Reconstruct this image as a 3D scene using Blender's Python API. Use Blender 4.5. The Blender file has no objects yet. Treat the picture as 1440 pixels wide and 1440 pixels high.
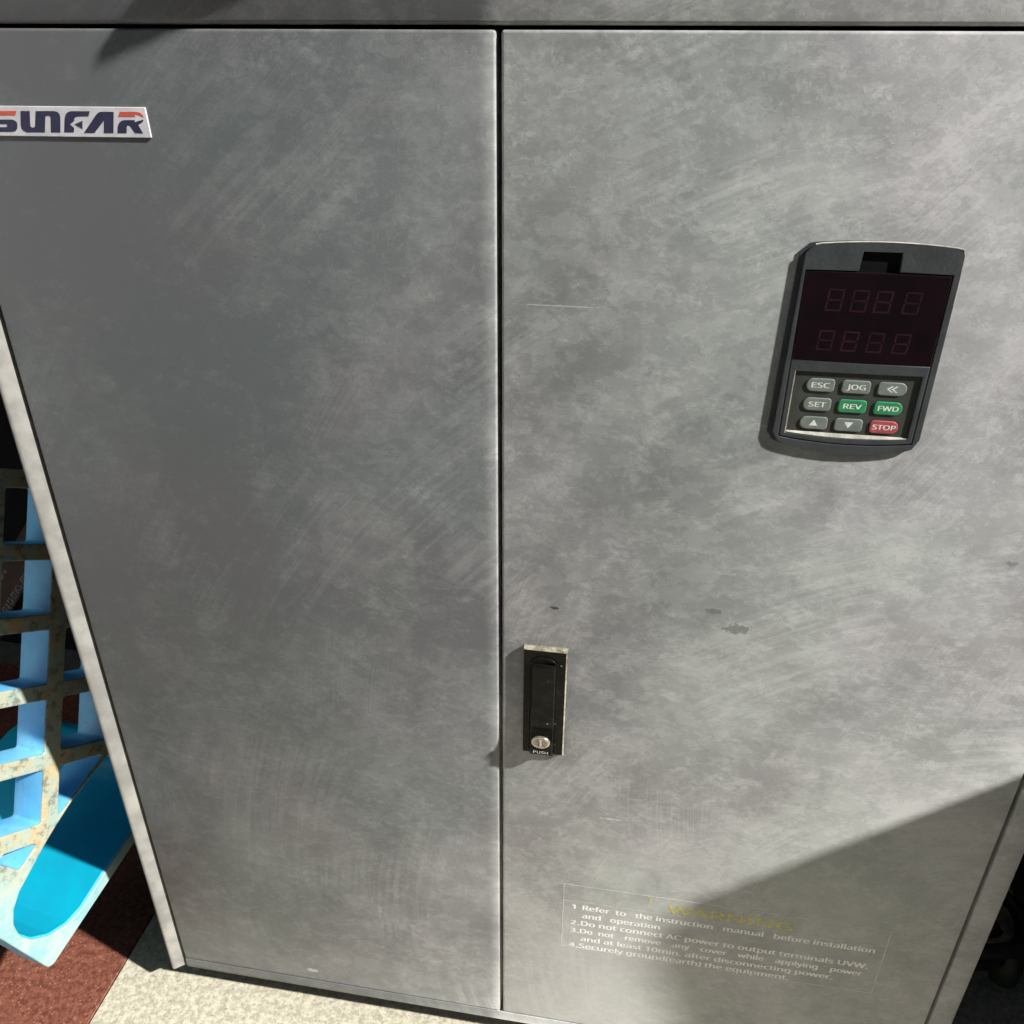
import bpy, bmesh, math, random
from mathutils import Vector, Matrix
random.seed(7)
SC = bpy.context.scene
COL = SC.collection
H = 0.88                                   # height of the top seam above the floor

# ------------------------------------------------------------------ camera
cam_d = bpy.data.cameras.new('camera'); cam = bpy.data.objects.new('camera', cam_d); COL.objects.link(cam)
cam_d.sensor_width = 36; cam_d.lens = 36 * 1210.26 / 1440; cam_d.clip_start = 0.01; cam_d.clip_end = 200
rt = Vector((0.98633487, 0.16470054, 0.00415353)); dn = Vector((0.08287385, -0.4741986, -0.87650877)); fw = Vector((-0.14239187, 0.86487538, -0.48136798))
m = Matrix((rt, -dn, -fw)).transposed().to_4x4(); m.translation = (0.08900, -0.49, H - 0.00518)
cam.matrix_world = m
SC.camera = cam

# ------------------------------------------------------------------ light
TO_SUN = Vector((1.15, -0.36, 1.0)).normalized()
w = bpy.data.worlds.new('World'); SC.world = w; w.use_nodes = True
nt = w.node_tree; nt.nodes.clear()
sky = nt.nodes.new('ShaderNodeTexSky'); sky.sky_type = 'NISHITA'; sky.sun_disc = False
sky.sun_elevation = math.asin(TO_SUN.z); sky.sun_rotation = math.atan2(TO_SUN.x, TO_SUN.y)
bg = nt.nodes.new('ShaderNodeBackground'); bg.inputs['Strength'].default_value = 0.010
out = nt.nodes.new('ShaderNodeOutputWorld')
nt.links.new(sky.outputs[0], bg.inputs[0]); nt.links.new(bg.outputs[0], out.inputs[0])
sd = bpy.data.lights.new('sun', 'SUN'); sd.energy = 5.0; sd.angle = math.radians(1.8); sd.color = (1.0, 0.985, 0.95)
sun = bpy.data.objects.new('sun', sd); COL.objects.link(sun)
sun.rotation_euler = TO_SUN.to_track_quat('Z', 'Y').to_euler(); sun.location = (1.2, -0.4, 2.5)
SC.view_settings.view_transform = 'Standard'; SC.view_settings.look = 'None'
SC.view_settings.exposure = 0.95; SC.view_settings.gamma = 1.0
SC.cycles.max_bounces = 6; SC.cycles.adaptive_threshold = 0.03

# ------------------------------------------------------------------ node helpers
class NT:
    def __init__(s, name):
        s.m = bpy.data.materials.new(name); s.m.use_nodes = True; s.t = s.m.node_tree; s.t.nodes.clear()
        s.o = s.n('ShaderNodeOutputMaterial'); s.b = s.n('ShaderNodeBsdfPrincipled'); s.l(s.b.outputs[0], s.o.inputs[0])
        s._co = None
    def n(s, k, **kw):
        x = s.t.nodes.new(k)
        for a, b in kw.items(): setattr(x, a, b)
        return x
    def l(s, a, b): s.t.links.new(a, b)
    def put(s, sock, v):
        if hasattr(v, 'is_linked') or isinstance(v, bpy.types.NodeSocket): s.l(v, sock)
        else: sock.default_value = v
    def co(s):
        if s._co is None: s._co = s.n('ShaderNodeTexCoord').outputs['Object']
        return s._co
    def map(s, scale=(1, 1, 1), rot=(0, 0, 0), loc=(0, 0, 0), v=None):
        x = s.n('ShaderNodeMapping'); s.l(v or s.co(), x.inputs['Vector'])
        x.inputs['Scale'].default_value = scale; x.inputs['Rotation'].default_value = rot; x.inputs['Location'].default_value = loc
        return x.outputs[0]
    def noise(s, scale, detail=6, rough=0.6, dist=0.0, v=None, color=False):
        x = s.n('ShaderNodeTexNoise'); s.l(v or s.co(), x.inputs['Vector'])
        x.inputs['Scale'].default_value = scale; x.inputs['Detail'].default_value = detail
        x.inputs['Roughness'].default_value = rough; x.inputs['Distortion'].default_value = dist
        return x.outputs['Color' if color else 'Fac']
    def voro(s, scale, v=None, out='Distance'):
        x = s.n('ShaderNodeTexVoronoi'); s.l(v or s.co(), x.inputs['Vector']); x.inputs['Scale'].default_value = scale
        return x.outputs[out]
    def mr(s, v, a, b, c=0.0, d=1.0, smooth=True):
        x = s.n('ShaderNodeMapRange'); x.interpolation_type = 'SMOOTHSTEP' if smooth else 'LINEAR'
        s.put(x.inputs[0], v)
        for i, q in enumerate((a, b, c, d)): x.inputs[i + 1].default_value = q
        return x.outputs[0]
    def ma(s, op, a, b=0.0, c=0.0, clamp=False):
        x = s.n('ShaderNodeMath', operation=op, use_clamp=clamp)
        s.put(x.inputs[0], a); s.put(x.inputs[1], b)
        if op in ('MULTIPLY_ADD',): s.put(x.inputs[2], c)
        return x.outputs[0]
    def add(s, *a):
        r = a[0]
        for q in a[1:]: r = s.ma('ADD', r, q)
        return r
    def mul(s, a, b): return s.ma('MULTIPLY', a, b)
    def mix(s, f, a, b):
        x = s.n('ShaderNodeMix', data_type='RGBA')
        s.put(x.inputs[0], f)
        for i, q in ((6, a), (7, b)):
            if isinstance(q, tuple): x.inputs[i].default_value = (*q[:3], 1)
            else: s.l(q, x.inputs[i])
        return x.outputs[2]
    def xyz(s, v=None):
        x = s.n('ShaderNodeSeparateXYZ'); s.l(v or s.co(), x.inputs[0]); return x.outputs
    def bump(s, h, dist=0.001, strength=1.0):
        x = s.n('ShaderNodeBump'); x.inputs['Strength'].default_value = strength; x.inputs['Distance'].default_value = dist
        s.l(h, x.inputs['Height']); s.l(x.outputs[0], s.b.inputs['Normal'])
    def fin(s, col, rough=0.5, metal=0.0, spec=0.5, coat=0.0):
        if isinstance(col, tuple): s.b.inputs['Base Color'].default_value = (*col[:3], 1)
        else: s.l(col, s.b.inputs['Base Color'])
        s.put(s.b.inputs['Roughness'], rough); s.put(s.b.inputs['Metallic'], metal)
        s.b.inputs['Specular IOR Level'].default_value = spec
        s.b.inputs['Coat Weight'].default_value = coat; s.b.inputs['Coat Roughness'].default_value = 0.06
        return s.m

def simple(name, a, b=None, scale=40, rough=0.5, spec=0.5, metal=0.0, coat=0.0, bump=0.0, thr=(0.35, 0.65)):
    n = NT(name); b = b or tuple(q * 0.75 for q in a)
    f = n.mr(n.noise(scale, 7, 0.62), *thr)
    if bump: n.bump(n.noise(scale * 6, 4), bump)
    return n.fin(n.mix(f, b, a), rough, metal, spec, coat)

# ---- weathered, dusty grey powder coat of the cabinet (coordinates: metres, x along the doors, z up from the top seam)
def cabinet_material():
    n = NT('dusty_grey_paint')
    X, Y, Z = n.xyz()
    wv = n.n('ShaderNodeVectorMath', operation='MULTIPLY_ADD'); n.l(n.noise(34, 2, 0.6, color=True), wv.inputs[0]); wv.inputs[1].default_value = (0.016,) * 3; n.l(n.co(), wv.inputs[2])
    P = wv.outputs[0]
    big = n.mr(n.noise(6.5, 3, 0.55), 0.36, 0.66)
    cloud = n.mr(n.noise(19, 5, 0.66), 0.42, 0.62)
    c1 = n.n('ShaderNodeTexNoise'); n.l(n.map((1, 1, 1.5), v=P), c1.inputs['Vector']); c1.inputs['Scale'].default_value = 46; c1.inputs['Detail'].default_value = 5; c1.inputs['Roughness'].default_value = 0.74
    cc = n.n('ShaderNodeSeparateColor'); n.l(c1.outputs['Color'], cc.inputs[0])
    patch = n.mr(cc.outputs[0], 0.505, 0.53)            # hard-edged dried patches
    patch2 = n.mr(cc.outputs[1], 0.56, 0.585)
    patch3 = n.mr(cc.outputs[2], 0.60, 0.63)
    fine = n.noise(300, 3, 0.7)
    grain = n.noise(1100, 2, 0.6)
    mot = n.n('ShaderNodeTexNoise'); n.l(n.map((1, 1, 1.7), loc=(1, 4, 2)), mot.inputs['Vector']); mot.inputs['Scale'].default_value = 135; mot.inputs['Detail'].default_value = 4; mot.inputs['Roughness'].default_value = 0.74
    mo = n.n('ShaderNodeSeparateColor'); n.l(mot.outputs['Color'], mo.inputs[0])
    mott = n.mr(mo.outputs[0], 0.50, 0.56); flake = n.mr(mo.outputs[1], 0.655, 0.685)
    # wiping strokes: stretched noise along two curved directions, in a few places only
    dx_ = n.ma('ADD', X, -0.40); dz_ = n.ma('ADD', Z, 0.72)
    rr_ = n.ma('SQRT', n.add(n.mul(dx_, dx_), n.mul(dz_, dz_)))
    c2 = n.n('ShaderNodeCombineXYZ'); n.l(n.mul(rr_, 150), c2.inputs[0]); n.l(n.mul(n.ma('ARCTAN2', dz_, dx_), 3.0), c2.inputs[1])
    stroke = n.mr(n.noise(1.0, 5, 0.72, v=c2.outputs[0]), 0.42, 0.64)
    c3 = n.n('ShaderNodeCombineXYZ'); n.l(n.mul(n.ma('SUBTRACT', X, n.mul(n.mul(n.ma('ADD', Z, 0.50), n.ma('ADD', Z, 0.50)), 1.1)), 620), c3.inputs[0]); n.l(n.mul(Z, 7), c3.inputs[1])
    comb = n.mr(n.noise(1.0, 3, 0.65, v=c3.outputs[0]), 0.44, 0.68)
    mk = n.n('ShaderNodeTexNoise'); n.l(n.map(loc=(5, 2, 1)), mk.inputs['Vector']); mk.inputs['Scale'].default_value = 8; mk.inputs['Detail'].default_value = 2
    mc = n.n('ShaderNodeSeparateColor'); n.l(mk.outputs['Color'], mc.inputs[0])
    smask = n.mr(mc.outputs[0], 0.48, 0.62); amask = n.mr(mc.outputs[1], 0.53, 0.64)
    hs = n.mr(n.noise(1.0, 4, 0.7, v=n.map((70, 60, 430))), 0.60, 0.70)       # short level smears
    hband = n.ma('MULTIPLY_ADD', n.mr(n.ma('ABSOLUTE', n.ma('ADD', Z, 0.56)), 0.02, 0.16, 1, 0), 0.8, 0.2)
    # fall of light painted in: right-hand door and foot paler, left-hand door darker
    rightd = n.mr(X, -0.012, 0.004)
    wide = n.mr(X, 0.0, 0.42, 0, 1)
    foot = n.mr(Z, -0.25, -0.80)
    mid = n.mr(X, -0.24, -0.01)
    light_bias = n.add(n.mul(rightd, 0.29), n.mul(wide, 0.12), n.mul(foot, 0.08), n.mul(n.mul(mid, foot), 0.07))
    amp = n.ma('MULTIPLY_ADD', mid, 0.20, n.ma('MULTIPLY_ADD', rightd, 0.60, 0.22))
    lo = n.ma('MULTIPLY_ADD', cloud, 0.7, 0.3)
    v = n.add(n.mul(big, 0.28), n.mul(cloud, 0.13), n.mul(patch, 0.11), n.mul(patch2, 0.12), n.mul(patch3, 0.14), n.mul(n.mul(mott, lo), 0.12), n.mul(flake, 0.20), n.mul(fine, 0.10))
    v = n.add(v, n.mul(n.mul(stroke, smask), 0.22), n.mul(n.mul(comb, amask), 0.14), n.mul(n.mul(hs, hband), 0.24))
    dust_and_light = n.ma('ADD', n.mul(v, amp), light_bias)
    dust_and_light = n.ma('ADD', n.ma('ADD', dust_and_light, n.ma('MULTIPLY_ADD', grain, 0.20, -0.10)), -0.075, clamp=True)
    base = n.mix(n.mr(mc.outputs[2], 0.40, 0.60), (0.094, 0.104, 0.104), (0.103, 0.103, 0.107))
    dcol = n.mix(n.mr(mc.outputs[1], 0.4, 0.6), (0.42, 0.436, 0.415), (0.44, 0.430, 0.43))
    col = n.mix(dust_and_light, base, dcol)
    # a few chips and scrapes where the paint is gone
    jit = n.ma('MULTIPLY_ADD', fine, 2.4, -1.2)
    def spot(x, z, rx, rz):
        a = n.ma('DIVIDE', n.ma('SUBTRACT', X, x), rx); b = n.ma('DIVIDE', n.ma('SUBTRACT', Z, z), rz)
        d = n.ma('SQRT', n.add(n.mul(a, a), n.mul(b, b)))
        return n.mr(n.ma('ADD', d, jit), 0.8, 1.0, 1, 0)
    dark = n.ma('MAXIMUM', spot(0.0382, -0.351, 0.0032, 0.0012), n.mul(spot(0.162, -0.3538, 0.010, 0.0040), 0.55))
    dark = n.ma('MAXIMUM', dark, n.mul(spot(0.146, -0.341, 0.006, 0.0022), 0.4))
    dark = n.ma('MAXIMUM', dark, n.mul(spot(0.318, -0.285, 0.004, 0.0018), 0.45))
    col = n.mix(dark, col, (0.045, 0.047, 0.05))
    pale = n.ma('MAXIMUM', n.mul(spot(0.09, -0.5495, 0.010, 0.0009), 0.7), n.mul(spot(0.036, -0.1398, 0.026, 0.0004), 0.55))
    pale = n.ma('MAXIMUM', pale, n.mul(spot(-0.190, -0.815, 0.006, 0.003), 0.6))
    col = n.mix(pale, col, (0.60, 0.57, 0.52))
    n.bump(n.noise(420, 2, 0.6), 0.00022, 0.30)
    n.l(n.ma('MULTIPLY', dust_and_light, 1.5, clamp=True), n.b.inputs['Sheen Weight']); n.b.inputs['Sheen Roughness'].default_value = 0.40; n.b.inputs['Sheen Tint'].default_value = (1, 0.97, 0.92, 1)
    return n.fin(col, n.ma('MULTIPLY_ADD', dust_and_light, 0.22, 0.46), 0.0, 0.42)

def floor_mat(name, cols, speckle, rough):
    n = NT(name)
    a = n.noise(150, 7, 0.75, 0.3); b = n.noise(360, 5, 0.7, v=n.map(loc=(4, 2, 0)))
    v = n.voro(220); c = n.mix(n.mr(a, 0.38, 0.62), cols[0], cols[1])
    c = n.mix(n.mr(b, 0.56, 0.66), c, cols[2])
    c = n.mix(n.mul(n.mr(v, 0.10, 0.28, 1, 0), speckle), c, cols[3])
    n.bump(n.add(a, n.mul(b, 0.5)), 0.0008, 0.5)
    return n.fin(c, rough, 0, 0.4)

def pallet_mat():
    n = NT('worn_blue_plastic')                      # local z = outwards through the lattice face
    X, Y, Z = n.xyz()
    a = n.noise(28, 6, 0.6); b = n.noise(42, 7, 0.68, 0.4, v=n.map(loc=(2, 5, 1)))
    blue = n.mix(n.mr(a, 0.35, 0.65), (0.13, 0.46, 0.74), (0.19, 0.54, 0.80))
    blue = n.mix(n.mul(n.mr(n.noise(50, 8, 0.7), 0.55, 0.72), 0.4), blue, (0.10, 0.30, 0.42))
    tan = n.mix(n.mr(b, 0.38, 0.64), (0.23, 0.31, 0.28), (0.36, 0.28, 0.145))
    tan = n.mix(n.mr(n.noise(140, 6, 0.7), 0.52, 0.66), tan, (0.31, 0.34, 0.29))
    tan = n.mix(n.mul(n.mr(n.noise(95, 7, 0.75, v=n.map(loc=(7, 1, 4))), 0.50, 0.62), 0.7), tan, (0.085, 0.072, 0.05))
    blue = n.mix(n.mr(n.noise(210, 4, 0.7, v=n.map(loc=(3, 3, 9))), 0.66, 0.70, 0, 0.6), blue, (0.06, 0.12, 0.15))
    tan = n.mix(n.mul(n.mr(Y, -0.085, -0.125), 0.85), tan, n.mix(n.mr(b, 0.40, 0.62), (0.17, 0.33, 0.35), (0.27, 0.37, 0.36)))
    front = n.mr(Z, -0.0022, -0.0008)
    col = n.mix(front, blue, tan)
    n.bump(n.noise(160, 6, 0.7), 0.0006, 0.6)
    return n.fin(col, 0.48, 0, 0.4)

M = {
 'paint': cabinet_material(),
 'side': simple('dark_grey_side_paint', (0.05, 0.05, 0.05), (0.03, 0.03, 0.03), 12, 0.6),
 'inside': simple('unlit_inside', (0.008, 0.008, 0.008), rough=0.9, spec=0.1),
 'bezel': simple('charcoal_plastic', (0.052, 0.058, 0.061), (0.038, 0.043, 0.046), 55, 0.46, 0.5, bump=0.0002),
 'groove': simple('black_plastic', (0.006, 0.006, 0.006), rough=0.7, spec=0.1),
 'screen': simple('smoked_red_window', (0.012, 0.006, 0.008), (0.008, 0.005, 0.006), 60, 0.10, 0.5),
 'segment': simple('unlit_led_segment', (0.034, 0.011, 0.019), (0.020, 0.008, 0.012), 90, 0.3, 0.4),
 'membrane': simple('dark_membrane', (0.042, 0.045, 0.040), (0.055, 0.058, 0.050), 70, 0.5, 0.4),
 'key': simple('grey_rubber_key', (0.19, 0.215, 0.195), (0.15, 0.175, 0.155), 160, 0.42, 0.5),
 'key_green': simple('green_rubber_key', (0.035, 0.27, 0.105), (0.028, 0.21, 0.085), 160, 0.42, 0.5),
 'key_red': simple('red_rubber_key', (0.46, 0.085, 0.095), (0.36, 0.065, 0.075), 160, 0.42, 0.5),
 'legend': simple('white_legend', (0.78, 0.82, 0.74), (0.62, 0.66, 0.58), 600, 0.6),
 'badge': simple('white_badge', (0.62, 0.61, 0.62), (0.50, 0.49, 0.52), 60, 0.4),
 'navy': simple('navy_ink', (0.022, 0.020, 0.055), (0.030, 0.027, 0.065), 120, 0.45),
 'redink': simple('red_ink', (0.60, 0.085, 0.050), (0.52, 0.09, 0.06), 120, 0.45),
 'print': simple('worn_white_print', (0.92, 0.90, 0.85), (0.78, 0.76, 0.72), 300, 0.6, thr=(0.28, 0.50)),
 'line': simple('faded_pale_line', (0.80, 0.75, 0.71), (0.55, 0.52, 0.50), 90, 0.6, thr=(0.40, 0.60)),
 'yellow': simple('faded_yellow_print', (0.66, 0.61, 0.12), (0.48, 0.45, 0.12), 220, 0.6),
 'chrome': simple('worn_chrome', (0.72, 0.66, 0.58), (0.45, 0.40, 0.34), 500, 0.30, 0.5, 0.85),
 'tarnish': simple('tarnished_metal', (0.34, 0.29, 0.25), (0.16, 0.13, 0.11), 700, 0.5, 0.5, 0.3),
 'stile': simple('pale_stile_paint', (0.285, 0.275, 0.25), (0.19, 0.185, 0.17), 34, 0.5, 0.4),  # left stile only, paler than the door paint
 'lit_worn': simple('pale_lit_worn_edge', (0.44, 0.42, 0.35), (0.28, 0.27, 0.22), 200, 0.6),  # pale colour paints in sunlit keypad edges, with some wear at the right
 'bounce_white': simple('pale_bounce', (0.72, 0.73, 0.74), (0.66, 0.67, 0.68), 8, 0.9),
 'dimprint': simple('grubby_print', (0.20, 0.19, 0.17), (0.07, 0.06, 0.05), 260, 0.7),
 'wall': simple('shade_black_wall', (0.010, 0.012, 0.012), (0.006, 0.007, 0.007), 6, 0.85, 0.2),  # near-black colour carries the shade behind the pallet
 'cyan': simple('cyan_plastic', (0.003, 0.41, 0.56), (0.005, 0.34, 0.50), 14, 0.38, 0.4, bump=0.0001),
 'pallet': pallet_mat(),
 'beige': floor_mat('beige_granite', ((0.31, 0.29, 0.22), (0.52, 0.485, 0.38), (0.24, 0.22, 0.17), (0.13, 0.125, 0.105)), 0.55, 0.42),
 'red': floor_mat('red_granite', ((0.105, 0.033, 0.021), (0.205, 0.078, 0.052), (0.070, 0.026, 0.019), (0.42, 0.22, 0.155)), 0.5, 0.40),
 'grout': simple('grout', (0.16, 0.15, 0.13), rough=0.9),
 'wood': simple('bare_wood', (0.32, 0.20, 0.10), (0.22, 0.13, 0.06), 30, 0.7),
 'concrete': simple('concrete', (0.25, 0.24, 0.22), (0.18, 0.175, 0.165), 20, 0.9, bump=0.001),
 'carton': simple('brown_carton', (0.060, 0.026, 0.012), (0.040, 0.018, 0.010), 40, 0.8),
 'rubber': simple('black_rubber', (0.018, 0.019, 0.016), (0.010, 0.010, 0.009), 40, 0.5),
 'olive': simple('olive_plastic', (0.07, 0.075, 0.04), (0.05, 0.055, 0.03), 40, 0.5),
}
def handle_mat():
    n = NT('black_worn_handle')
    s = n.ma('MULTIPLY', n.mr(n.voro(150), 0.05, 0.17, 1, 0), n.mr(n.noise(120, 2), 0.52, 0.60))
    c = n.mix(n.mr(n.noise(80, 7, 0.7), 0.5, 0.75), (0.006, 0.006, 0.005), (0.022, 0.023, 0.016))
    c = n.mix(s, c, (0.42, 0.41, 0.35))
    return n.fin(c, n.mr(n.noise(90, 5), 0.4, 0.7, 0.25, 0.45), 0, 0.15)
M['handle'] = handle_mat()
def brass_mat():
    n = NT('worn_brass_edge')
    c = n.mix(n.mr(n.noise(140, 6, 0.75), 0.36, 0.66), (0.13, 0.115, 0.08), (0.44, 0.40, 0.30))
    return n.fin(c, 0.42, 0.35, 0.5)
M['brass'] = brass_mat()

# ------------------------------------------------------------------ mesh helpers
def tag(o, label=None, cat=None, group=None, kind=None):
    for k, v in (('label', label), ('category', cat), ('group', group), ('kind', kind)):
        if v: o[k] = v
    return o
def empty(name, loc):
    o = bpy.data.objects.new(name, None); COL.objects.link(o); o.location = loc; o.empty_display_size = 0.05
    return o
def obj(name, me, mat, parent=None, smooth=None):
    if isinstance(me, bmesh.types.BMesh):
        bm = me; me = bpy.data.meshes.new(name); bmesh.ops.recalc_face_normals(bm, faces=bm.faces[:]); bm.to_mesh(me); bm.free()
    me.name = name
    o = bpy.data.objects.new(name, me); COL.objects.link(o)
    for q in (mat if isinstance(mat, list) else [mat]): me.materials.append(M[q])
    if smooth is not None:
        for p in me.polygons: p.use_smooth = True
        try: me.set_sharp_from_angle(angle=math.radians(smooth))
        except Exception: pass
    if parent: o.parent = parent
    return o
def box(x0, x1, y0, y1, z0, z1, bev=0.0, seg=3):
    bm = bmesh.new(); r = bmesh.ops.create_cube(bm, size=1)
    for v in bm.verts: v.co = ((x0 + x1) / 2 + v.co.x * (x1 - x0), (y0 + y1) / 2 + v.co.y * (y1 - y0), (z0 + z1) / 2 + v.co.z * (z1 - z0))
    if bev: bmesh.ops.bevel(bm, geom=bm.edges[:], offset=bev, segments=seg, affect='EDGES', profile=0.5)
    return bm
def rpoly(pts, r, seg=5):
    """polygon with rounded corners; r one radius or one per corner"""
    n = len(pts); rs = r if isinstance(r, (list, tuple)) else [r] * n; o = []
    for i in range(n):
        p = Vector(pts[i]); a = Vector(pts[i - 1]) - p; b = Vector(pts[(i + 1) % n]) - p
        if rs[i] <= 0: o.append(tuple(p)); continue
        th = a.angle(b); d = min(rs[i] / math.tan(th / 2), a.length * 0.49, b.length * 0.49); rr = d * math.tan(th / 2)
        c = p + (a.normalized() + b.normalized()).normalized() * (rr / math.sin(th / 2))
        s = p + a.normalized() * d - c; e = p + b.normalized() * d - c
        a0 = math.atan2(s.y, s.x); da = (math.atan2(e.y, e.x) - a0 + math.pi) % (2 * math.pi) - math.pi
        for k in range(seg + 1):
            q = a0 + da * k / seg; o.append((c.x + rr * math.cos(q), c.y + rr * math.sin(q)))
    return o
def flat(polys, z0, z1, bev=0.0, scale=0.001, seg=2):
    """filled outlines (holes allowed), thick from z0 to z1 along local z; input in mm -> mesh in metres"""
    cu = bpy.data.curves.new('c', 'CURVE'); cu.dimensions = '2D'; cu.fill_mode = 'BOTH'
    for P in polys:
        s = cu.splines.new('POLY'); s.points.add(len(P) - 1); s.use_cyclic_u = True
        for i, q in enumerate(P): s.points[i].co = (q[0] * scale, q[1] * scale, 0, 1)
    cu.extrude = max((z1 - z0) / 2 * scale - bev * scale, 1e-6); cu.bevel_depth = bev * scale; cu.bevel_resolution = seg; cu.offset = -bev * scale
    o = bpy.data.objects.new('c', cu); me = bpy.data.meshes.new_from_object(o)
    bpy.data.objects.remove(o); bpy.data.curves.remove(cu)
    zc = (z0 + z1) / 2 * scale
    for v in me.vertices: v.co.z += zc
    return me
FACE = Matrix(((1, 0, 0), (0, 0, -1), (0, 1, 0)))        # local x,y,z -> along the door, up, out of the door
KZ = 1.0
def on_door(me, base):
    """mesh drawn in door mm (x right, y up from top seam, z out of the door) -> coordinates relative to the cabinet"""
    for v in me.vertices:
        if KZ < 1: v.co.x = 0.1646 + (v.co.x - 0.1646) * 1.022; v.co.y = -0.097 + (v.co.y + 0.097) * 1.015
        v.co.z *= KZ; v.co = FACE @ v.co
    return me
try:
    import os
    FONT = bpy.data.fonts.load(os.path.join(bpy.utils.system_resource('DATAFILES'), 'fonts', 'NotoSansMath-Regular.woff2'))
except Exception:
    FONT = None
def text(s, x0, x1, yb, cap, z, bold=0.0, thick=0.0):
    cu = bpy.data.curves.new('t', 'FONT'); cu.font = FONT or cu.font; cu.body = s; cu.size = 1; cu.resolution_u = 3; cu.offset = thick
    o = bpy.data.objects.new('t', cu); me = bpy.data.meshes.new_from_object(o); bpy.data.objects.remove(o)
    cu2 = bpy.data.curves.new('t', 'FONT'); cu2.font = FONT or cu2.font; cu2.body = 'E'; cu2.size = 1; o2 = bpy.data.objects.new('t', cu2); m2 = bpy.data.meshes.new_from_object(o2)
    ch = max(v.co.y for v in m2.vertices); bpy.data.objects.remove(o2); bpy.data.meshes.remove(m2); bpy.data.curves.remove(cu); bpy.data.curves.remove(cu2)
    a = min(v.co.x for v in me.vertices); b = max(v.co.x for v in me.vertices)
    for v in me.vertices:
        v.co = ((x0 + (v.co.x - a) / (b - a) * (x1 - x0)) / 1000, (yb + v.co.y / ch * cap) / 1000, z / 1000)
    bm = bmesh.new(); bm.from_mesh(me); bmesh.ops.remove_doubles(bm, verts=bm.verts[:], dist=2e-6); bmesh.ops.dissolve_degenerate(bm, edges=bm.edges[:], dist=2e-6)
    if bold:
        d = bmesh.ops.duplicate(bm, geom=bm.verts[:] + bm.edges[:] + bm.faces[:])['geom']
        for q in d:
            if isinstance(q, bmesh.types.BMVert): q.co.x += bold / 1000; q.co.z -= 2e-5
    bm.to_mesh(me); bm.free()
    return me
def tube(path, r, n=10):
    bm = bmesh.new(); rings = []; P = [Vector(p) for p in path]
    for i, p in enumerate(P):
        d = (P[min(i + 1, len(P) - 1)] - P[max(i - 1, 0)]).normalized(); u = d.orthogonal().normalized()
        if rings:
            u = (prev - d * prev.dot(d)).normalized()
        prev = u; w_ = d.cross(u)
        rings.append([bm.verts.new(p + (u * math.cos(2 * math.pi * k / n) + w_ * math.sin(2 * math.pi * k / n)) * r) for k in range(n)])
    for a, b in zip(rings, rings[1:]):
        for k in range(n): bm.faces.new((a[k], a[(k + 1) % n], b[(k + 1) % n], b[k]))
    bm.faces.new(rings[0][::-1]); bm.faces.new(rings[-1])
    return bm
def bm_mesh(bm):
    me = bpy.data.meshes.new('m'); bmesh.ops.recalc_face_normals(bm, faces=bm.faces[:]); bm.to_mesh(me); bm.free(); return me
def prism(profile, z0, z1, cap=True):
    """profile (x,y) swept along z"""
    bm = bmesh.new(); A = [bm.verts.new((x, y, z0)) for x, y in profile]; B = [bm.verts.new((x, y, z1)) for x, y in profile]
    n = len(A)
    for i in range(n): bm.faces.new((A[i], A[(i + 1) % n], B[(i + 1) % n], B[i]))
    bm.faces.new(A[::-1]); bm.faces.new(B)
    return bm

# ------------------------------------------------------------------ setting
fl = empty('floor', (0, 0, 0)); tag(fl, kind='structure')
obj('grout_bed', box(-1.7, 1.5, -0.76, 0.52, -0.05, -0.004), 'grout', fl)
XS = [-1.616, -1.0155, -0.415, 0.1855, 0.786, 1.3865]; YS = [-0.75, -0.15, 0.45]
for i in range(len(XS) - 1):
    for j in range(len(YS) - 1):
        beige = XS[i] > -0.5
        obj('floor_tile', box(XS[i] + 0.0006, XS[i + 1] - 0.0006, YS[j] + 0.0006, YS[j + 1] - 0.0006, -0.004, 0, 0.0008, 1), 'beige' if beige else 'red', fl)
tag(obj('wall', box(-1.7, 1.5, 0.50, 0.56, 0.0, 1.6), 'wall'), kind='structure')
tag(obj('bounce_wall', box(-1.30, -1.18, -0.75, -0.20, 0.0, 1.7, 0.004, 1), 'bounce_white'), kind='structure')  # unseen pale wall, added to bounce sunlight onto doors and pallet

# ------------------------------------------------------------------ the cabinet
cab = tag(empty('control_cabinet', (0, 0, H)), 'dusty grey two-door control cabinet with keypad, handle and white name badge', 'cabinet')
XL, XR, DEP, TOP, BOT = -0.3450, 0.3920, 0.34, 0.055, -0.8445
obj('side_panel', box(XL + 0.0005, XL + 0.0025, 0.014, DEP, BOT + 0.001, TOP - 0.001), 'side', cab)
obj('side_panel', box(XR - 0.0025, XR - 0.0005, 0.014, DEP, BOT + 0.001, TOP - 0.001), 'side', cab)
obj('back_panel', box(XL + 0.003, XR - 0.003, DEP - 0.003, DEP - 0.001, BOT + 0.001, TOP - 0.001), 'side', cab)
obj('top_panel', box(XL, XR, 0.0, DEP, TOP, TOP + 0.003, 0.001, 1), 'paint', cab)
obj('bottom_panel', box(XL + 0.003, XR - 0.003, 0.02, DEP - 0.004, BOT + 0.002, BOT + 0.004), 'inside', cab)
obj('gap_shade_sheet', box(XL + 0.004, XR - 0.004, 0.021, 0.024, BOT + 0.005, TOP - 0.002), 'inside', cab)  # black sheet that paints the shade inside the door gaps
hd = box(XL + 0.014, XR - 0.014, 0.0, 0.016, 0.0012, TOP - 0.0005, 0.0022, 3)
obj('header', hd, 'paint', cab, 35)
obj('left_door', box(-0.3285, -0.0012, 0.0, 0.017, -0.8300, -0.0009, 0.0017, 3), 'paint', cab, 35)
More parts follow.
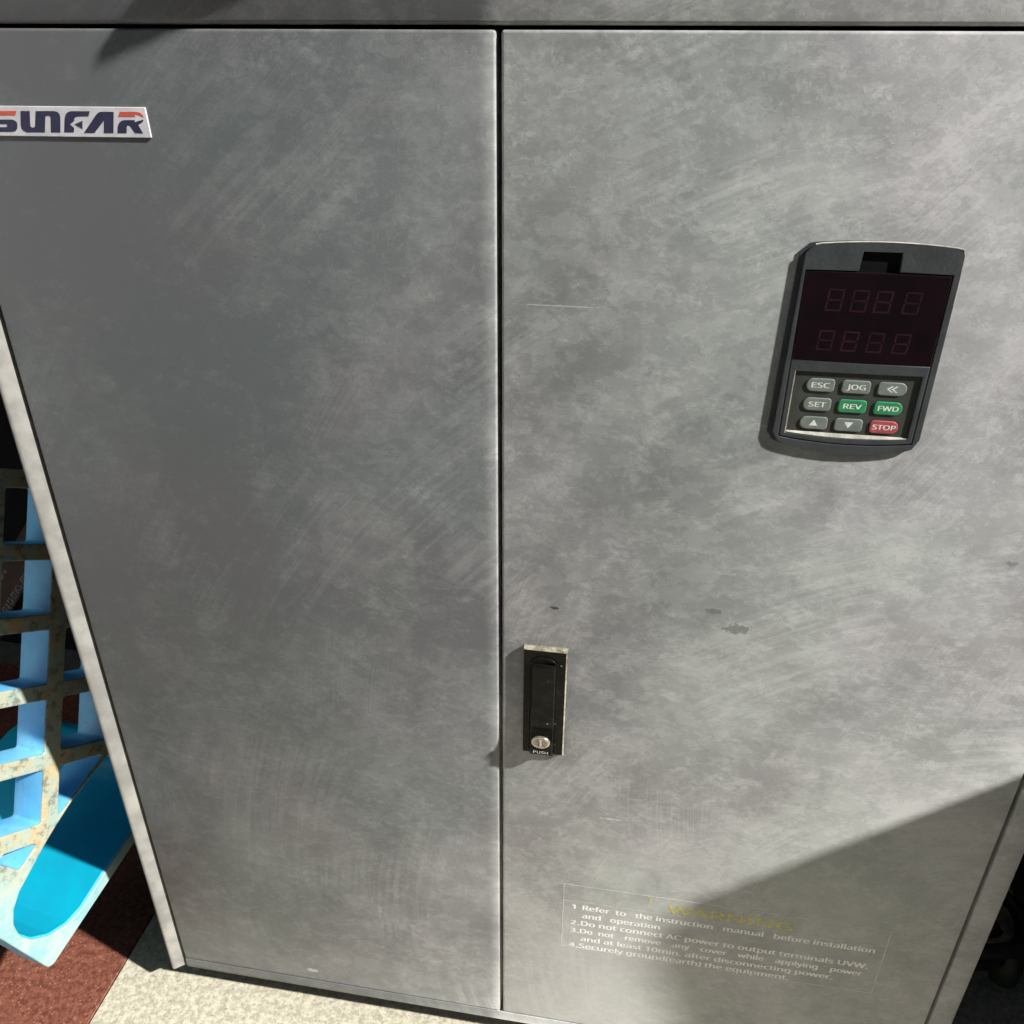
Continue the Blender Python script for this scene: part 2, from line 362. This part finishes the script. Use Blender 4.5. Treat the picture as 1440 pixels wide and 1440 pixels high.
obj('right_door', box(0.0016, 0.3705, 0.0, 0.017, -0.8300, -0.0009, 0.0017, 3), 'paint', cab, 35)
obj('bottom_rail', box(-0.3290, 0.3735, 0.0, 0.019, BOT, -0.8313, 0.0014, 2), 'paint', cab, 35)
# stiles: folded sheet, the left one leans outwards from the door gap to a rounded nose
prof = [(-0.3312, 0.016), (-0.3312, 0.0030), (-0.3322, 0.0012), (-0.3372, -0.0028), (-0.3388, -0.0042), (-0.3402, -0.0050), (-0.3416, -0.0050), (-0.3428, -0.0042), (-0.3438, -0.0026), (-0.3443, -0.0002), (-0.3446, 0.004), (-0.3446, 0.016)]
obj('left_stile', prism(prof, BOT + 0.0005, TOP - 0.0008), 'stile', cab, 50)
prof = [(0.3735, 0.016), (0.3735, 0.0020), (0.3742, 0.0004), (0.3755, 0.0), (0.3895, 0.0), (0.3911, 0.0008), (0.3918, 0.0026), (0.3918, 0.016)]
obj('right_stile', prism(prof, BOT + 0.0005, TOP - 0.0008), 'paint', cab, 50)
for x in (XL + 0.05, XR - 0.05):
    for y in (0.06, DEP - 0.05):
        bm = prism([(x + 0.018 * math.cos(k * math.pi / 8), y + 0.018 * math.sin(k * math.pi / 8)) for k in range(16)], -H, BOT + 0.003)
        obj('foot', bm, 'rubber', cab)

# ---- name badge
bd = obj('name_badge', on_door(flat([rpoly([(-318, -40.0), (-200.4, -39.3), (-199.7, -55.0), (-323, -56.0)], [1, 0.6, 0.4, 1])], 0, 1.1, 0.25), cab), 'badge', cab)
L_ = {
 'navy': {'letter_s_foot': [(-299.5, -47.1), (-284.2, -46.9), (-282.1, -48.0), (-282.0, -49.5), (-282.8, -51.7), (-284.4, -53.0), (-286.4, -53.4), (-304.8, -53.7), (-304.0, -51.2), (-289.9, -51.0), (-288.9, -50.8), (-288.6, -49.6), (-289.4, -49.4), (-299.0, -49.5), (-301.3, -48.6), (-301.2, -47.6)],
  'letters_u_and_n': [(-277.8, -42.3), (-272.0, -42.2), (-273.9, -49.7), (-273.7, -50.6), (-272.8, -50.9), (-271.8, -50.8), (-270.9, -50.2), (-268.2, -42.2), (-257.0, -42.0), (-254.7, -42.4), (-253.7, -43.6), (-253.7, -45.3), (-255.8, -53.2), (-261.7, -53.3), (-259.7, -45.3), (-260.0, -44.7), (-260.8, -44.5), (-262.2, -44.6), (-263.1, -45.2), (-265.6, -53.3), (-276.9, -53.5), (-279.0, -52.7), (-279.8, -51.7), (-279.9, -50.1)],
  'letter_f': [(-253.3, -53.1), (-251.0, -45.6), (-249.7, -43.5), (-248.0, -42.4), (-246.1, -41.9), (-234.4, -41.8), (-236.0, -44.4), (-242.7, -44.6), (-244.2, -45.0), (-245.2, -45.9), (-245.5, -47.0), (-248.5, -48.8), (-246.4, -50.7), (-247.3, -53.0)],
  'arrowhead': [(-245.8, -48.8), (-240.2, -46.8), (-241.4, -51.1)],
  'letter_a': [(-241.0, -53.2), (-230.9, -43.5), (-229.3, -42.4), (-227.4, -41.9), (-219.8, -41.9), (-222.6, -52.9), (-228.4, -53.0), (-226.8, -46.4), (-234.4, -53.1)],
  'letter_r_leg': [(-220.0, -52.9), (-219.1, -49.7), (-217.7, -47.5), (-216.0, -46.4), (-214.1, -46.0), (-207.9, -45.9), (-208.1, -47.0), (-202.3, -45.5), (-203.2, -46.8), (-206.3, -48.4), (-204.3, -52.7), (-209.2, -52.7), (-211.2, -49.3), (-211.9, -48.8), (-213.0, -48.8), (-213.6, -49.5), (-214.4, -52.8)]},
 'redink': {'letter_s_head': [(-297.0, -42.6), (-280.3, -42.3), (-281.9, -44.6), (-297.5, -44.9), (-299.0, -45.6), (-301.6, -47.4), (-301.0, -44.6), (-299.5, -43.0)],
  'letter_r_head': [(-216.0, -41.8), (-205.9, -41.6), (-203.5, -42.2), (-202.5, -43.0), (-202.0, -44.4), (-207.0, -42.7), (-207.3, -44.2), (-217.7, -44.3)]}}
for mat, d in L_.items():
    for nm, P in d.items(): obj(nm, on_door(flat([P], 1.02, 1.22), cab), mat, bd)

# ---- warning print
wp = tag(empty('warning_print', (0, 0, 0)), 'white and yellow printed warning in a thin frame'); wp.parent = cab
def rect_frame(x0, x1, y0, y1, t): return [[(x0, y0), (x1, y0), (x1, y1), (x0, y1)], [(x0 + t, y0 + t), (x1 - t, y0 + t), (x1 - t, y1 - t), (x0 + t, y1 - t)]]
obj('print_frame', on_door(flat(rect_frame(54.6, 320.5, -716.2, -633.3, 0.55), 0.05, 0.12), cab), 'line', wp)
obj('print_rule', on_door(flat([[(55.6, -654.2), (319.6, -653.7), (319.6, -653.3), (55.6, -653.8)]], 0.05, 0.12), cab), 'line', wp)
for s, x0, x1, yc, cap in (('1', 62, 65, -661.2, 5.4), ('Refer  to   the instruction   manual   before installation', 71.5, 312, -661.0, 6.0), ('and   operation', 71.5, 138, -671.6, 6.0),
        ('2', 62, 66.2, -682.0, 5.4), ('.Do not connect AC power to output terminals UVW.', 68, 310.5, -681.8, 6.2), ('3', 62, 66.2, -692.6, 5.4), ('.Do  not    remove    any    cover    while    applying    power', 68, 308, -692.2, 6.0),
        ('and at least 10min. after disconnecting power.', 71.5, 286, -702.6, 6.0), ('4', 62, 66.4, -712.2, 5.4), ('.Securely ground(earth) the equipment.', 68, 251, -712.4, 6.0)):
    obj('print_line', on_door(text(s, x0, x1, yc - cap / 2, cap, 0.10, bold=0.75), cab), 'print', wp)
obj('print_heading', on_door(text('WARNING', 142.9, 244.3, -651.4, 10.4, 0.14, bold=0.45), cab), 'yellow', wp)
obj('print_triangle', on_door(flat([[(126.2, -642.5), (127.6, -637.0), (129.4, -636.6), (128.2, -642.0)]], 0.05, 0.12), cab), 'yellow', wp)

# ---- keypad
KZ = 0.30
kp = tag(empty('keypad', (0, 0, 0)), 'charcoal keypad with dark red display window and nine keys'); kp.parent = cab
def arc_pts(x0, x1, ya, yb, n=9):   # bowed edge from (x0,ya) to (x1,ya), bulging to yb in the middle
    return [(x0 + (x1 - x0) * k / n, ya + (yb - ya) * (1 - (2 * k / n - 1) ** 2)) for k in range(n + 1)]
outl = [(164.6, -206.0), (166.6, -104.0), (171.5, -99.2)] + arc_pts(174, 240.0, -98.6, -96.9)[0:] + [(243.6, -99.3), (245.0, -103.0), (245.0, -205.5), (242.0, -211.5)] + arc_pts(238, 172, -213.2, -217.2)[0:] + [(167.5, -211.0)]
outl = outl[::-1]
hole = [(167.9, -112.6), (194.6, -112.2), (195.3, -102.3), (214.5, -102.3), (215.0, -112.2), (241.6, -112.6), (241.6, -207.9)] + arc_pts(240.8, 168.7, -208.7, -211.4) + [(167.9, -207.9)]
obj('bezel', on_door(flat([outl, hole], 0, 8.2, 0.5, seg=2), cab), 'bezel', kp, 40)
obj('back_plate', on_door(flat([rpoly([(167, -212.5), (242.5, -212.5), (242.5, -101.5), (167, -101.5)], 2)], 0.1, 1.5), cab), 'groove', kp)
modl = [(168.5, -162.2), (241.0, -162.2), (241.0, -207.3)] + arc_pts(240.2, 169.3, -207.9, -210.6) + [(168.5, -207.3)]
padh = [(171.6, -168.4), (238.6, -168.0), (238.4, -205.7)] + arc_pts(237.6, 172.4, -205.9, -207.3) + [(171.6, -205.6)]
fr = obj('key_frame', on_door(flat([modl, padh], 1.5, 8.6, 0.6), cab), 'bezel', kp, 40)
sc_ = obj('display_window', on_door(flat([[(168.5, -162.0)] + arc_pts(168.7, 240.8, -162.0, -162.5)[1:-1] + [(241.0, -162.0), (241.0, -113.4)] + arc_pts(240.6, 168.9, -113.3, -113.0)[1:-1] + [(168.5, -113.4)]], 1.5, 8.5, 0.45), cab), 'screen', kp, 40)
obj('key_membrane', on_door(flat([rpoly([(171.0, -208.2), (239.2, -208.2), (239.2, -167.4), (171.0, -167.4)], 1)], 1.6, 4.4), cab), 'membrane', kp)
fl_o = [(x - 3.2 if x < 200 else x + 0.3, y) for x, y in outl]
obj('flange', on_door(flat([fl_o, hole], 0.0, 2.6, 0.4), cab), 'bezel', kp, 40)
KZ = 1.0
edge = [(171.0, -99.6)] + [(x, y - 0.3) for x, y in arc_pts(174, 240.0, -98.6, -96.9)] + [(243.4, -99.6), (244.6, -103.0), (244.7, -118), (244.7, -128)]
obj('lit_worn_edge', on_door(bm_mesh(tube([(0.1646 + (x / 1000 - 0.1646) * 1.022, -0.097 + (y / 1000 + 0.097) * 1.015, 0.00215) for x, y in edge], 0.00042, 6)), cab), 'lit_worn', kp, 60)  # pale tube paints the sunlit top edge, and wear on the right
KZ = 0.30
def lit_pad_lip():
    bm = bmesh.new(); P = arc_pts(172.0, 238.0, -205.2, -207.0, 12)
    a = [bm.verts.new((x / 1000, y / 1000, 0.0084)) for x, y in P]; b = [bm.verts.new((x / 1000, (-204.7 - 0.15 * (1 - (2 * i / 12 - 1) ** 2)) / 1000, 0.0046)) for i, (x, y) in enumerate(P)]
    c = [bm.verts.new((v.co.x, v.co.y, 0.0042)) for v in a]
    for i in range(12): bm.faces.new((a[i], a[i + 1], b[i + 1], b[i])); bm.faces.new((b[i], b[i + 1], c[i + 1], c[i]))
    me = bpy.data.meshes.new('lit_pad_lip'); bmesh.ops.recalc_face_normals(bm, faces=bm.faces[:]); bm.to_mesh(me); bm.free(); return me
obj('lit_pad_lip', on_door(lit_pad_lip(), cab), 'lit_worn', fr)  # highlight on the recess's lower wall, painted in with pale colour
obj('lit_pad_edge', on_door(flat([[(171.0, -206.2), (171.7, -206.0), (171.7, -168.6), (171.2, -168.4)]], 8.4, 8.9), cab), 'lit_worn', fr)  # lit left edge of the recess, painted as a pale strip
# seven-segment digits
def seg7(cx, cy, w_, h_, t, sl, which):
    S = {'a': [(-w_, h_), (w_, h_), (w_ - t, h_ - t), (-w_ + t, h_ - t)], 'd': [(-w_ + t, -h_ + t), (w_ - t, -h_ + t), (w_, -h_), (-w_, -h_)],
         'g': [(-w_ + t, t / 2), (w_ - t, t / 2), (w_ - t, -t / 2), (-w_ + t, -t / 2)],
         'f': [(-w_, h_ - .25), (-w_ + t, h_ - t - .2), (-w_ + t, t * .7), (-w_, .25)], 'b': [(w_, h_ - .25), (w_, .25), (w_ - t, t * .7), (w_ - t, h_ - t - .2)],
         'e': [(-w_, -.25), (-w_ + t, -t * .7), (-w_ + t, -h_ + t + .2), (-w_, -h_ + .25)], 'c': [(w_, -.25), (w_, -h_ + .25), (w_ - t, -h_ + t + .2), (w_ - t, -t * .7)]}
    return [[(cx + x + y * sl, cy + y) for x, y in S[k]] for k in which]
for cx, which in ((185.4, 'abcdefg'), (198.0, 'abcdefg'), (210.0, 'abcdefg'), (224.4, 'abcdefg')):
    obj('display_digit', on_door(flat(seg7(cx, -128.0, 4.2, 6.0, 1.0, 0.06, which), 8.45, 8.56), cab), 'segment', sc_)
for cx, which in ((184.4, 'abcdefg'), (197.2, 'abcdefg'), (210.2, 'abcdefg'), (223.6, 'abcdefg')):
    obj('display_digit', on_door(flat(seg7(cx, -150.2, 4.1, 5.7, 1.0, 0.06, which), 8.45, 8.56), cab), 'segment', sc_)
KEYS = [('ESC', 0, 0, 'key'), ('JOG', 1, 0, 'key'), ('<<', 2, 0, 'key'), ('SET', 0, 1, 'key'), ('REV', 1, 1, 'key_green'), ('FWD', 2, 1, 'key_green'), ('up', 0, 2, 'key'), ('down', 1, 2, 'key'), ('STOP', 2, 2, 'key_red')]
KC = (186.2, 205.3, 224.5); KR = (-176.2, -187.7, -199.1)
for s, c, r_, mt in KEYS:
    x, y = KC[c], KR[r_]; hw, hh = 7.6, 3.85
    rl = 3.7 if c == 0 else 2.0; rr = 3.7 if c == 2 else 2.0
    k = obj('key', on_door(flat([rpoly([(x - hw, y - hh), (x + hw, y - hh), (x + hw, y + hh), (x - hw, y + hh)], [rl, rr, rr, rl], 6)], 4.3, 6.9, 0.8, seg=3), cab), mt, kp, 40)
    zt = 6.98
    if s == 'up': lg = flat([[(x - 2.4, y - 1.6), (x + 2.4, y - 1.6), (x, y + 2.1)]], 6.86, 6.98)
    elif s == 'down': lg = flat([[(x - 2.4, y + 1.8), (x, y - 1.9), (x + 2.4, y + 1.8)]], 6.86, 6.98)
    elif s == '<<': lg = flat([[(x + d, y), (x + d + 2.6, y + 1.9), (x + d + 3.4, y + 1.7), (x + d + 1.2, y), (x + d + 3.4, y - 1.7), (x + d + 2.6, y - 1.9)] for d in (-2.9, -0.5)], 6.86, 6.98)
    else:
        wd = {'ESC': 9.6, 'JOG': 9.8, 'SET': 9.2, 'REV': 9.6, 'FWD': 10.8, 'STOP': 12.4}[s]
        lg = text(s, x - wd / 2, x + wd / 2, y - 1.45, 2.9, zt, bold=0.3)
    obj('key_legend', on_door(lg, cab), 'legend', k)

KZ = 1.0
# ---- swing handle
hn = tag(empty('door_handle', (0, 0, 0)), 'black worn push-button swing handle with round lock'); hn.parent = cab
def handle_base():
    x0, x1, y0, y1 = 18.0, 49.6, -483.8, -385.0; c = 1.0; h0, h1 = 3.4, 4.6
    bm = bmesh.new()
    def ring(d, z): return [bm.verts.new((x / 1000, y / 1000, z / 1000)) for x, y in ((x0 + d * .5, y0 + d * .6), (x1 - d, y0 + d * .6), (x1 - d, y1 - d), (x0 + d * .5, y1 - d))]
    A, B, C_ = ring(0, 0), ring(0, h0), ring(c, h1)
    for P, Q in ((A, B), (B, C_)):
        for i in range(4):
            f = bm.faces.new((P[i], P[(i + 1) % 4], Q[(i + 1) % 4], Q[i]))
            if i == 2 or (i == 1 and P is B): f.material_index = 1
    bm.faces.new(C_)
    me = bpy.data.meshes.new('handle_base'); bmesh.ops.recalc_face_normals(bm, faces=bm.faces[:]); bm.to_mesh(me); bm.free(); return me
obj('handle_base', on_door(handle_base(), cab), ['handle', 'brass'], hn)
arch = [(22.4, -480.4), (43.6, -480.4), (43.6, -399.0)] + [(33 + 10.6 * math.cos(a), -399.0 + 8.0 * math.sin(a)) for a in [k * math.pi / 10 for k in range(1, 10)]] + [(22.4, -399.0)]
ins = [(33 + (x - 33) * 0.93, -437 + (y + 437) * 0.982) for x, y in arch]
obj('arched_rim', on_door(flat([arch, ins], 5.1, 6.0, 0.25), cab), 'handle', hn)
def lever():
    # (y along the door, protrusion) profile of the grip, bowed out at its foot
    prof = [(-397.5, 5.0), (-397.5, 6.3), (-399.5, 6.9), (-430, 6.6), (-455, 7.4), (-466, 9.6), (-470, 10.6), (-479.0, 10.8), (-480.4, 9.6), (-480.6, 5.0)]
    bm = bmesh.new(); rows = []
    for x, d in ((24.6, 0.6), (25.1, 0.0), (41.0, 0.0), (41.5, 0.6)):
        rows.append([bm.verts.new((x / 1000, y / 1000, max(z - d, 4.9) / 1000)) for y, z in prof])
    for a, b in zip(rows, rows[1:]):
        for i in range(len(prof) - 1): bm.faces.new((a[i], a[i + 1], b[i + 1], b[i]))
    bm.faces.new(rows[0][::-1]); bm.faces.new(rows[-1])
    me = bpy.data.meshes.new('lever'); bmesh.ops.recalc_face_normals(bm, faces=bm.faces[:]); bm.to_mesh(me); bm.free(); return me
lv = obj('lever', on_door(lever(), cab), 'handle', hn)
circ = lambda cx, cy, r, n=28, ry=None: [(cx + r * math.cos(2 * math.pi * k / n), cy + (ry or r) * math.sin(2 * math.pi * k / n)) for k in range(n)]
LKY = -466.6
lock = obj('lock', on_door(flat([circ(32.6, LKY, 7.0, ry=5.6)], 9.6, 11.6, 0.5), cab), 'chrome', hn, 40)
obj('lock_face', on_door(flat([circ(32.6, LKY, 5.6, ry=4.3)], 11.5, 11.75, 0.1), cab), 'tarnish', lock)
obj('key_slot', on_door(flat([rpoly([(31.9, LKY - 3.4), (33.4, LKY - 3.4), (33.4, LKY + 2.8), (30.9, LKY + 2.8), (30.9, LKY + 1.6), (31.9, LKY + 1.6)], 0.3)], 11.7, 12.1, 0.12), cab), 'chrome', lock)
obj('push_legend', on_door(text('PUSH', 27.2, 38.4, -477.9, 2.5, 10.95), cab), 'legend', lv)

# ------------------------------------------------------------------ blue plastic pallet leaning left of the cabinet
po = Vector((-0.42737, 0.021365, -0.587285 + H))
pt = Vector((0.29675, 0.84241, -0.44975)).normalized(); pn = Vector((0.95418, -0.24261, 0.17517)).normalized(); pu = pn.cross(pt).normalized()
pal = tag(empty('plastic_pallet', po), 'worn blue plastic lattice pallet leaning beside the grey cabinet', 'pallet')
pm_ = Matrix((pt, pu, pn)).transposed().to_4x4(); pm_.translation = po
pal.matrix_world = pm_
cells = []
def cell(t0, t1, v0, v1, r=2.5): cells.append(rpoly([(t0, -v0), (t0, -v1), (t1, -v1), (t1, -v0)], r, 3))
for c in range(-3, 3):
    t0 = 11.5 + 65 * (c - 0); t1 = t0 + 48
    for k in range(-4, 1):
        v0 = 12.5 + 64.5 * k; v1 = v0 + 49.5
        if c == 0 and k == 0: continue
        if c >= 1 and k >= -1: continue
        if c <= -2 and k >= 0: continue
        if c <= -3 and k >= -1: continue
        cell(t0, t1, v0, v1)
cells.append(rpoly([(11.5, -12.5), (11.5, -61.0), (52.5, -20.5), (58, -12.5)], [2, 2, 4, 2], 3))
cells.append(rpoly([(-40, -78.5), (-46, -84.5), (-25, -97.5), (-7, -78.5)], [2, 2, 3, 2], 3))
slot = [(62, -17), (24.6, -51.5), (10.6, -68.0), (-1.6, -84), (-13, -101.5), (-23.6, -117.5), (-28.2, -131), (-28.0, -145), (-21.6, -158), (-9.6, -166.5), (8.4, -170.5), (26.8, -167.3), (41.7, -158.4), (64.5, -134), (90, -109), (128, -71), (136, -55), (130, -38), (112, -20), (96, -8), (80, -7)]
slot = rpoly(slot, 12, 3)
outer = rpoly([(-195, 262), (-195, 0), (11, -203.5), (190, -26), (190, 262)], [8, 20, 7, 8, 8], 4)
obj('lattice_face', flat([outer, slot] + cells, -40, 0, 1.3, seg=2), 'pallet', pal, 40)
cx_, cy_ = 48, -95
slot_in = [(cx_ + (x - cx_) * 0.988, cy_ + (y - cy_) * 0.988) for x, y in slot]; slot_out = [(cx_ + (x - cx_) * 1.045, cy_ + (y - cy_) * 1.045) for x, y in slot]
obj('fork_tunnel', flat([slot_out, slot_in], -150, -3.5, 0.0), 'cyan', pal, 40)
# ribs of the rear deck, seen through the cells
rear = [rpoly([(-72, -2), (-72, -75), (-38, -75), (-38, -2)], 4, 2)]
for P in rear: obj('rear_rib', flat([P], -66, -40.5, 0.8), 'pallet', pal)

# ------------------------------------------------------------------ things around, mostly in the dark
tag(obj('concrete_block', box(-0.86, -0.615, -0.16, 0.10, 0, 0.185, 0.006, 2), 'concrete'), 'grey concrete block on the floor under the blue pallet', 'block')
# a printed board leaning in the dark behind the pallet
bc = Vector((-0.621, 0.242, -0.558 + H)); ax = Vector((0.43, 0.49, 0.755)).normalized(); nz = (-fw - ax * (-fw).dot(ax)).normalized(); sx = ax.cross(nz).normalized()
bd_m = Matrix((ax, nz.cross(ax), nz)).transposed().to_4x4(); bd_m.translation = bc
pb = tag(empty('printed_board', bc), 'dark brown board with pale lettering leaning behind the blue pallet', 'board'); pb.matrix_world = bd_m
obj('board', box(-0.425, 0.50, -0.019, 0.019, -0.014, 0, 0.001, 1), 'carton', pb)
x = -42.0
for hgt, wid, lean in ((6, 2.2, 3), (8, 5, 2), (8, 2, 2), (8, 6, 2), (8, 5.5, 2), (8, 2, 2), (8, 6, -2), (8, 5, 3), (8, 2, 2), (8, 6, 2), (8, 5, 2)):
    if wid < 3: P = [[(x, -16), (x + wid, -16), (x + wid + lean, -16 + hgt), (x + lean, -16 + hgt)]]
    else: P = [[(x, -16), (x + wid, -16), (x + wid + lean, -16 + hgt), (x + lean, -16 + hgt)], [(x + 1.5, -14.5), (x + wid - 1.3, -14.5), (x + wid - 1.5 + lean, -17.6 + hgt), (x + 1.4 + lean, -17.6 + hgt)]]
    obj('board_lettering', flat(P, 0.05, 0.2), 'dimprint', pb); x += wid + 2.2
x = -30.0
for wid in (3, 6, 2, 5, 6, 3): obj('board_lettering', flat([[(x, 9), (x + wid, 9), (x + wid + 1, 13), (x + 1, 13)]], 0.05, 0.2), 'dimprint', pb); x += wid + 2

# unseen cabinet added to the right: its edge shades the foot of the right-hand door
nb = tag(empty('shadow_cabinet', (0.78, 0.1, 0)), 'unseen dark cabinet added right of the grey control cabinet to shade its door', 'cabinet')
NX, NY, NZ = 0.56, -0.132, H - 0.285
def rel(bm, o):
    for v in bm.verts:
        if v.co.y < 0: v.co.y += (1 - v.co.z / NZ) * 0.045
        v.co -= o.location
    return bm
obj('body', rel(box(NX, NX + 0.45, NY, 0.42, 0.0, NZ, 0.004, 2), nb), 'side', nb)
obj('door', rel(box(NX + 0.015, NX + 0.435, NY - 0.012, NY - 0.0005, 0.04, NZ - 0.015, 0.002, 2), nb), 'side', nb)
obj('handle', rel(box(NX + 0.04, NX + 0.06, NY - 0.03, NY - 0.0125, 0.25, 0.36, 0.004, 2), nb), 'handle', nb)

# unseen batten added on the cabinet top, its overhanging end casting a shadow
bt = obj('shadow_batten', box(-0.140, 0.40, -0.007, 0.007, 0, 0.006, 0.001, 1), 'wood')
bt.location = (0, 0, H + TOP + 0.0032); bt.rotation_euler = (0, 0, math.atan2(26, 129)); bt.location.y = 0.006; bt.location.x = 0.0
tag(bt, 'unseen bare wooden batten added on the grey cabinet top to cast a shadow', 'batten')

# cable and jar in the dark gap right of the cabinet
pth = [(0.43 + 0.09 * math.cos(a) + 0.02 * a / 6, 0.20 + 0.06 * math.sin(a), 0.010 + 0.004 * a) for a in [k * 0.35 for k in range(36)]]
tag(obj('rubber_hose', tube(pth, 0.008, 10), 'rubber', None, 60), 'black rubber hose coiled on the floor right of the cabinet', 'hose')
jx, jy = 0.515, 0.155
jar = tag(empty('small_bottle', (jx, jy, 0)), 'small olive bottle standing in the dark gap beside the cabinet', 'bottle')
def lathe(prof, n=20):
    bm = bmesh.new(); R_ = [[bm.verts.new((r * math.cos(2 * math.pi * k / n), r * math.sin(2 * math.pi * k / n), z)) for k in range(n)] for r, z in prof]
    for a, b in zip(R_, R_[1:]):
        for k in range(n): bm.faces.new((a[k], a[(k + 1) % n], b[(k + 1) % n], b[k]))
    bm.faces.new(R_[0][::-1]); bm.faces.new(R_[-1]); return bm
obj('bottle_body', lathe([(0.012, 0), (0.014, 0.002), (0.014, 0.03), (0.008, 0.038), (0.006, 0.042)]), 'olive', jar, 40)
obj('cap', lathe([(0.0075, 0.0405), (0.0075, 0.052), (0.006, 0.053)]), 'rubber', jar, 40)
